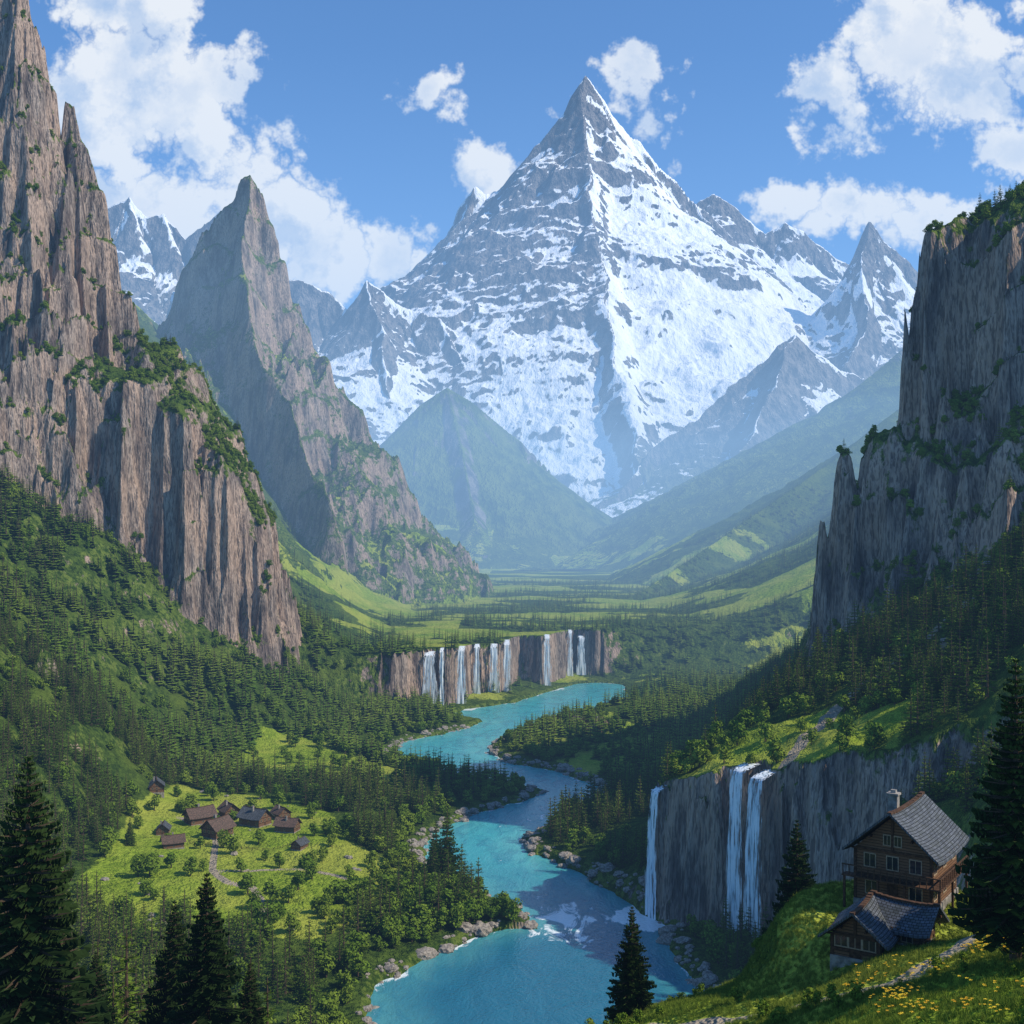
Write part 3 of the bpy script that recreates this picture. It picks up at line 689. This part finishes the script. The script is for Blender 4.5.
def roofmat(name,a,c_):
    m,t,b,P,N_,o=newmat(name); uv=t.n('ShaderNodeUVMap').outputs[0]
    br=t.n('ShaderNodeTexBrick'); t.l(uv,br.inputs[0]); br.inputs['Scale'].default_value=1; br.inputs['Brick Width'].default_value=.42; br.inputs['Row Height'].default_value=.30; br.inputs['Mortar Size'].default_value=.03
    br.inputs['Color1'].default_value=(*a,1); br.inputs['Color2'].default_value=(*c_,1); br.inputs['Mortar'].default_value=(.02,.02,.022,1)
    n=t.noise(P,1.2,5,.6); c=t.mix(t.mr(n,.4,.7,0.,.55),br.outputs[0],(.05,.055,.04)); t.l(c,b.inputs['Base Color']); bump(t,b,t.m('SUBTRACT',1.,br.outputs[1]),1.,.06); return m
MWOOD=woodmat(); MROOF=roofmat('slate_roof',(.08,.09,.11),(.15,.165,.19)); MROOF2=roofmat('shingle_roof',(.13,.085,.065),(.24,.155,.12))
MBEAM=simple('dark_beam',(.05,.027,.016),(.12,.065,.038),3); MSTO=simple('masonry',(.16,.145,.13),(.40,.36,.32),1.4,None,.9,.15); 
MGL,t,b,P,N_,o=newmat('window_glass'); b.inputs['Base Color'].default_value=(.02,.026,.033,1); b.inputs['Roughness'].default_value=.08; b.inputs['Specular IOR Level'].default_value=.6
MFR=simple('window_frame',(.30,.22,.14),(.42,.32,.22),4)
class Part:
    def __init__(s): s.V=[];s.F=[]
    def box(s,x0,x1,y0,y1,z0,z1):
        b=len(s.V); s.V+=[(x0,y0,z0),(x1,y0,z0),(x1,y1,z0),(x0,y1,z0),(x0,y0,z1),(x1,y0,z1),(x1,y1,z1),(x0,y1,z1)]
        s.F+=[tuple(b+i for i in f) for f in ((0,3,2,1),(4,5,6,7),(0,1,5,4),(1,2,6,5),(2,3,7,6),(3,0,4,7))]
    def poly_extrude(s,prof,y0,y1):
        b=len(s.V); n=len(prof); s.V+=[(x,y0,z) for x,z in prof]+[(x,y1,z) for x,z in prof]
        s.F+=[tuple(b+i for i in range(n)),tuple(b+n+i for i in reversed(range(n)))]+[(b+i,b+n+i,b+n+(i+1)%n,b+(i+1)%n) for i in range(n)]
    def done(s,name,mat,par):
        me=bpy.data.meshes.new(name); me.from_pydata(s.V,[],s.F); me.materials.append(mat); me.update(); ob=bpy.data.objects.new(name,me); scene.collection.objects.link(ob); ob.parent=par; return ob
def chalet(name,loc,rotz,W=8,L=9,h1=2.6,h2=2.7,rh=3.8,base=.8,roof=None,balcony=True,chim=True,scale=1):
    e=bpy.data.objects.new(name,None); scene.collection.objects.link(e); e.location=loc; e.rotation_euler=(0,0,rotz); e.scale=(scale,)*3
    w,l=W/2,L/2; zt=base+h1+h2
    p=Part(); p.box(-w-.15,w+.15,-l-.15,l+.15,-3,base); p.done('stone_base',MSTO,e)
    p=Part(); p.poly_extrude([(-w,base+.002),(w,base+.002),(w,zt),(0,zt+rh-.12),(-w,zt)],-l,l); p.done('walls',MWOOD,e)
    top=[];ov=.95
    for i in range(9):
        q=i/8; x=q*(w+ov); z=zt+rh-(rh+.55)*q+.12; top.append((x,z))
    me=bpy.data.meshes.new('roof'); V_=[];F_=[]
    for sd in (1,-1):
        for dz in (0,-.24):
            b0=len(V_)
            for j in range(7):
                qy=j/6; yy=(-l-1.1)+qy*(L+2.2); lift=.35*abs(2*qy-1)**3
                for (x,z) in top: V_.append((sd*x,yy,z+dz+lift))
            for j in range(6):
                for i in range(8):
                    a=b0+j*9+i; f=(a,a+1,a+10,a+9); F_.append(f if (sd==1)==(dz==0) else f[::-1])
        b0=len(V_)-126
        for j in range(6): a=b0+j*9+8; F_.append((a,a+63,a+72,a+9))
        for j in (0,6):
            for i in range(8): a=b0+j*9+i; F_.append((a,a+1,a+64,a+63))
    me.from_pydata(V_,[],F_); uvl=me.uv_layers.new(name='UVMap')
    for lp in me.loops:
        c=me.vertices[lp.vertex_index].co; uvl.data[lp.index].uv=(c.y,abs(c.x)*1.35)
    me.materials.append(roof or MROOF); me.update(); ob=bpy.data.objects.new('roof',me); scene.collection.objects.link(ob); ob.parent=e
    p=Part(); 
    for j in range(12): yy=-l-1.1+j*(L+2.2)/12; p.box(-.2,.2,yy+.01,yy+(L+2.2)/12-.01,zt+rh+.05+.3*abs(2*(j+.5)/12-1)**3,zt+rh+.24+.3*abs(2*(j+.5)/12-1)**3)
    p.done('ridge_cap',MBEAM,e)
    p=Part()
    for sx in (-1,1):
        for yy in (-l-.09,): p.box(sx*w-.14,sx*w+.14,yy,yy+.22,base+.01,zt-.05)
    p.box(-w+.15,w-.15,-l-.12,-l-.004,base+h1-.12,base+h1+.12); p.box(-w+.15,w-.15,-l-.12,-l-.004,zt-.12,zt+.12); p.box(-.12,.12,-l-.12,-l-.004,zt+.13,zt+rh-.5)
    p.box(w+.004,w+.12,-l+.2,l-.2,base+h1-.12,base+h1+.12)
    for sx in (-.55,.55):
        p.box(sx*w-.1,sx*w+.1,-l-.95,-l-.125,zt+rh*.36,zt+rh*.36+.18)
    for k in range(6): yy=-l+.5+k*(L-1)/5; p.box(w+.004,w+.75,yy-.07,yy+.07,zt-.32,zt-.16); p.box(-w-.75,-w-.004,yy-.07,yy+.07,zt-.32,zt-.16)
    p.done('beams',MBEAM,e)
    fr=Part(); gl=Part()
    def win_f(x,z,ww,hh):
        y=-l; fr.box(x-ww/2-.1,x+ww/2+.1,y-.07,y-.004,z-.1,z); fr.box(x-ww/2-.1,x+ww/2+.1,y-.07,y-.004,z+hh,z+hh+.1); 
        for a,b in ((x-ww/2-.1,x-ww/2),(x+ww/2,x+ww/2+.1),(x-.03,x+.03)): fr.box(a,b,y-.07,y-.004,z+.001,z+hh-.001)
        gl.box(x-ww/2,x+ww/2,y-.03,y-.006,z,z+hh)
    def win_s(y,z,ww,hh):
        for sx in (1,-1):
            a0,a1=(w+.004,w+.07) if sx==1 else (-w-.07,-w-.004); g0,g1=(w+.006,w+.03) if sx==1 else (-w-.03,-w-.006)
            fr.box(a0,a1,y-ww/2-.1,y+ww/2+.1,z-.1,z); fr.box(a0,a1,y-ww/2-.1,y+ww/2+.1,z+hh,z+hh+.1)
            for a,b in ((y-ww/2-.1,y-ww/2),(y+ww/2,y+ww/2+.1),(y-.03,y+.03)): fr.box(a0,a1,a,b,z+.001,z+hh-.001)
            gl.box(g0,g1,y-ww/2,y+ww/2,z,z+hh)
    for x in (-.6*w,0.0,.6*w): win_f(x,base+h1+.8 if h1>2 else base+h1+.3,1.0,1.2 if h1>2 else .9)
    if h1>2:
        win_f(-.55*w,base+.7,1.1,1.2); win_f(.6*w,base+.7,1.1,1.2)
    if rh>2.5: win_f(-.5,zt+.6,.6,.9); win_f(.5,zt+.6,.6,.9)
    for y in np.linspace(-l+1.2,l-1.2,3 if L>7 else 2):
        if h1>2: win_s(float(y),base+.8,1.0,1.2); win_s(float(y),base+h1+.75,1.0,1.2)
        else: win_s(float(y),base+h1*.4,.9,1.1)
    fr.done('window_frames',MFR,e); gl.done('window_panes',MGL,e)
    p=Part(); p.box(-.5,.5,-l-.06,-l-.005,base+.02,base+2.1); p.done('door',MBEAM,e)
    if balcony:
        p=Part(); z=base+h1-.05
        p.box(-w-.9,w+1.2,-l-1.3,-l-.13,z-.12,z); p.box(w+.13,w+1.2,-l-.12,l,z-.12,z)
        for x in np.linspace(-w-.8,w+1.1,16): p.box(x-.04,x+.04,-l-1.28,-l-1.2,z+.001,z+.95)
        p.box(-w-.9,w+1.2,-l-1.3,-l-1.18,z+.951,z+1.06)
        for y in np.linspace(-l-1.0,l-.1,15): p.box(w+1.08,w+1.16,y-.04,y+.04,z+.001,z+.95)
        p.box(w+1.06,w+1.18,-l-1.17,l,z+.951,z+1.06)
        for x in (-w-.7,-.3*w,.4*w,w+1.0): p.box(x-.1,x+.1,-l-1.2,-l-1.0,-2.5,z-.121)
        for y in (-.2*l,l-.2): p.box(w+.9,w+1.1,y-.1,y+.1,-2.5,z-.121)
        p.done('balcony',MBEAM,e)
    if chim:
        p=Part(); cx=-w*.35; p.box(cx-.45,cx+.45,-.4,.4,zt+1,zt+rh+1.0); p.box(cx-.58,cx+.58,-.53,.53,zt+rh+1.001,zt+rh+1.2); p.box(cx-.25,cx+.25,-.2,.2,zt+rh+1.201,zt+rh+1.5); p.done('chimney',MSTO,e)
    return e
chalet('wooden_chalet',(HOUSE[0]+.6,HOUSE[1]+1,HOUSE[2]),math.radians(-36),7.2,9,2.5,2.5,3.5)
chalet('wooden_hut',(31.0,97.5,hz(31.0,97.5)-.5),math.radians(-32),4.0,4.4,.6,1.3,1.9,.4,balcony=False,chim=False)
chalet('stone_shed',(35.2,98.6,hz(35.2,98.6)-.3),math.radians(50),3.2,4,.5,1.1,1.5,.4,balcony=False,chim=False)
for i,(v,a) in enumerate(zip(vill,(20,-50,35,60,-30,75,10,-65,40,-20))):
    chalet('farmhouse' if i==0 else 'farmhouse.%03d'%i,(v[0],v[1],hz(*v)-.2),math.radians(a),8,10+2*(i%2),1.6,1.8,3.6,.6,roof=MROOF2 if i%3 else MROOF,balcony=False,scale=[.9,1.05,.95,1.1,1.15,.85,.7,.75,.8,.6][i])
for i,(x,y,a) in enumerate([(52,850,30),(66,838,-40),(60,800,70),(35,870,10)]):
    chalet('farmhouse.%03d'%(12+i),(x,y,hz(x,y)-.2),math.radians(a),8,10,1.6,1.8,3.6,.6,roof=MROOF2,balcony=False)
for k,(xa,ya,xb,yb) in enumerate([(-150,512,-112,505),(-112,505,-95,520)]):
    p=Part(); n=int(math.hypot(xb-xa,yb-ya)/2.5); e=bpy.data.objects.new('wooden_fence' if k==0 else 'wooden_fence.001',None); scene.collection.objects.link(e)
    for i in range(n):
        x=xa+(xb-xa)*i/n; y=ya+(yb-ya)*i/n; z=hz(x,y); p.box(x-.09,x+.09,y-.09,y+.09,z-.3,z+1.3); x2=xa+(xb-xa)*(i+1)/n
        for q in (.5,1.0): p.box(x+.1,x2-.1,y-.04,y+.04,z+q,z+q+.12)
    p.done('posts_and_rails',MBEAM,e)
print('built',time.time()-T0)

# ---------------------------------------------------------------- haze (absorbing air volume; its added glow stands in for scattered light)
def haze(name,x0,x1,y0,y1,z0,z1,sig,col):
    p=Part(); p.box(x0,x1,y0,y1,z0,z1); me=bpy.data.meshes.new(name); me.from_pydata(p.V,[],p.F)
    m=bpy.data.materials.new(name); m.use_nodes=True; t=NT(m.node_tree); o=t.n('ShaderNodeOutputMaterial'); a=t.n('ShaderNodeVolumeAbsorption'); a.inputs[0].default_value=(0,0,0,1); a.inputs[1].default_value=sig
    e=t.n('ShaderNodeEmission'); e.inputs[0].default_value=(*col,1); e.inputs[1].default_value=sig; s=t.n('ShaderNodeAddShader'); t.l(a.outputs[0],s.inputs[0]); t.l(e.outputs[0],s.inputs[1]); t.l(s.outputs[0],o.inputs['Volume'])
    me.materials.append(m); ob=bpy.data.objects.new(name,me); scene.collection.objects.link(ob)
haze('atmosphere_haze',-16000,16000,-300,16000,-60,2300,1/18500,(.28,.55,1.0))
haze('valley_mist',-9000,9000,1000,12000,-50,600,1/5200,(.38,.65,1.0))

# ---------------------------------------------------------------- light
EL=math.radians(44); AZ=math.radians(105)
s=Vector((math.cos(EL)*math.sin(AZ),math.cos(EL)*math.cos(AZ),math.sin(EL)))
sd=bpy.data.lights.new('sun','SUN'); sd.energy=5.0; sd.angle=math.radians(.5); sd.color=(1,.90,.72); so=bpy.data.objects.new('sun',sd); so.rotation_euler=s.to_track_quat('Z','Y').to_euler(); scene.collection.objects.link(so)
w=bpy.data.worlds.new('World'); scene.world=w; w.use_nodes=True; t=NT(w.node_tree); out=t.n('ShaderNodeOutputWorld')
sky=t.n('ShaderNodeTexSky'); sky.sky_type='NISHITA'; sky.sun_disc=False; sky.sun_elevation=EL; sky.sun_rotation=AZ; sky.altitude=800; sky.ozone_density=3.0; sky.dust_density=.3
tint=t.n('ShaderNodeMix',data_type='RGBA',blend_type='MULTIPLY'); tint.inputs[0].default_value=1; t.l(sky.outputs[0],tint.inputs[6]); tint.inputs[7].default_value=(.58,.98,1.34,1)
bg=t.n('ShaderNodeBackground'); t.l(tint.outputs[2],bg.inputs[0]); bg.inputs[1].default_value=.12
tc=t.n('ShaderNodeTexCoord').outputs['Generated']; sx=t.n('ShaderNodeSeparateXYZ'); t.l(tc,sx.inputs[0])
yv=t.m('MAXIMUM',sx.outputs[1],.05); u=t.m('DIVIDE',sx.outputs[0],yv); v=t.m('DIVIDE',sx.outputs[2],yv)
cb=t.n('ShaderNodeCombineXYZ'); t.l(u,cb.inputs[0]); t.l(v,cb.inputs[1]); uvw=cb.outputs[0]
blobs=[(120,105,85,80),(185,100,90,75),(235,160,90,75),(270,215,95,62),(330,250,80,50),(390,262,60,36),(105,5,75,30),(150,220,120,80),
(625,85,48,40),(655,130,46,46),(495,176,45,24),(425,92,26,16),
(930,40,80,60),(975,95,90,66),(1020,150,80,55),(812,95,50,42),(845,138,55,38),(860,205,95,36),(940,225,80,38)]
fld=None
for (px,py,rx,ry) in blobs:
    sb=t.n('ShaderNodeVectorMath',operation='SUBTRACT'); t.l(uvw,sb.inputs[0]); sb.inputs[1].default_value=((px-512)/FL,(543-py)/FL,0)
    ml=t.n('ShaderNodeVectorMath',operation='MULTIPLY'); t.l(sb.outputs[0],ml.inputs[0]); ml.inputs[1].default_value=(FL/rx,FL/ry,0)
    ln=t.n('ShaderNodeVectorMath',operation='LENGTH'); t.l(ml.outputs[0],ln.inputs[0]); q=t.m('MULTIPLY',t.m('SUBTRACT',1.15,ln.outputs['Value']),min(1.,rx/70))
    q=t.m('MAXIMUM',q,-1.5)
    fld=q if fld is None else t.m('SMOOTH_MAX',fld,q,.2)
def cdens(vec):
    n1=t.noise(vec,7,1,.5,None,0.,'2D'); n2=t.noise(vec,15,5,.6,None,.0,'2D')
    bil=t.m('ABSOLUTE',t.m('SUBTRACT',n2,.5))
    return t.m('ADD',t.m('MULTIPLY',t.m('SUBTRACT',n1,.5),1.5),t.m('MULTIPLY',t.m('SUBTRACT',.09,bil),-3.6)),t.m('ADD',n1,n2)
d1,e1=cdens(uvw); mp=t.n('ShaderNodeMapping'); t.l(uvw,mp.inputs[0]); mp.inputs[1].default_value=(.016,.022,0); d2,e2=cdens(mp.outputs[0])
dens=t.m('ADD',fld,d1)
al=t.mr(dens,.0,.48)
lt=t.m('ADD',.46,t.m('ADD',t.m('MULTIPLY',t.m('SUBTRACT',d1,d2),.6),t.m('MULTIPLY',t.m('SUBTRACT',e1,e2),2.0)),clamp=True)  # sunlit side and self-shadow of clouds painted from density offset toward the sun
thin=t.mr(dens,1.3,.3); lt=t.m('ADD',lt,t.m('MULTIPLY',thin,.4),clamp=True)
cc=t.mix(lt,(.44,.57,.78),(1.0,.985,.94)); cbg=t.n('ShaderNodeBackground'); t.l(cc,cbg.inputs[0]); cbg.inputs[1].default_value=1.0
ay=t.mr(sx.outputs[1],.05,.2); al=t.m('MULTIPLY',t.m('MULTIPLY',al,ay),.97)
mx=t.n('ShaderNodeMixShader'); t.l(al,mx.inputs[0]); t.l(bg.outputs[0],mx.inputs[1]); t.l(cbg.outputs[0],mx.inputs[2]); t.l(mx.outputs[0],out.inputs[0])

# ---------------------------------------------------------------- camera
cd=bpy.data.cameras.new('camera'); cd.sensor_width=36; cd.lens=36*FL/1024; cd.shift_y=31/1024; cd.clip_start=1; cd.clip_end=40000
co=bpy.data.objects.new('camera',cd); co.location=(0,0,EYE); co.rotation_euler=(math.pi/2,0,0); scene.collection.objects.link(co); scene.camera=co
scene.view_settings.view_transform='Standard'; scene.view_settings.look='None'; scene.view_settings.exposure=0
print('done',time.time()-T0)
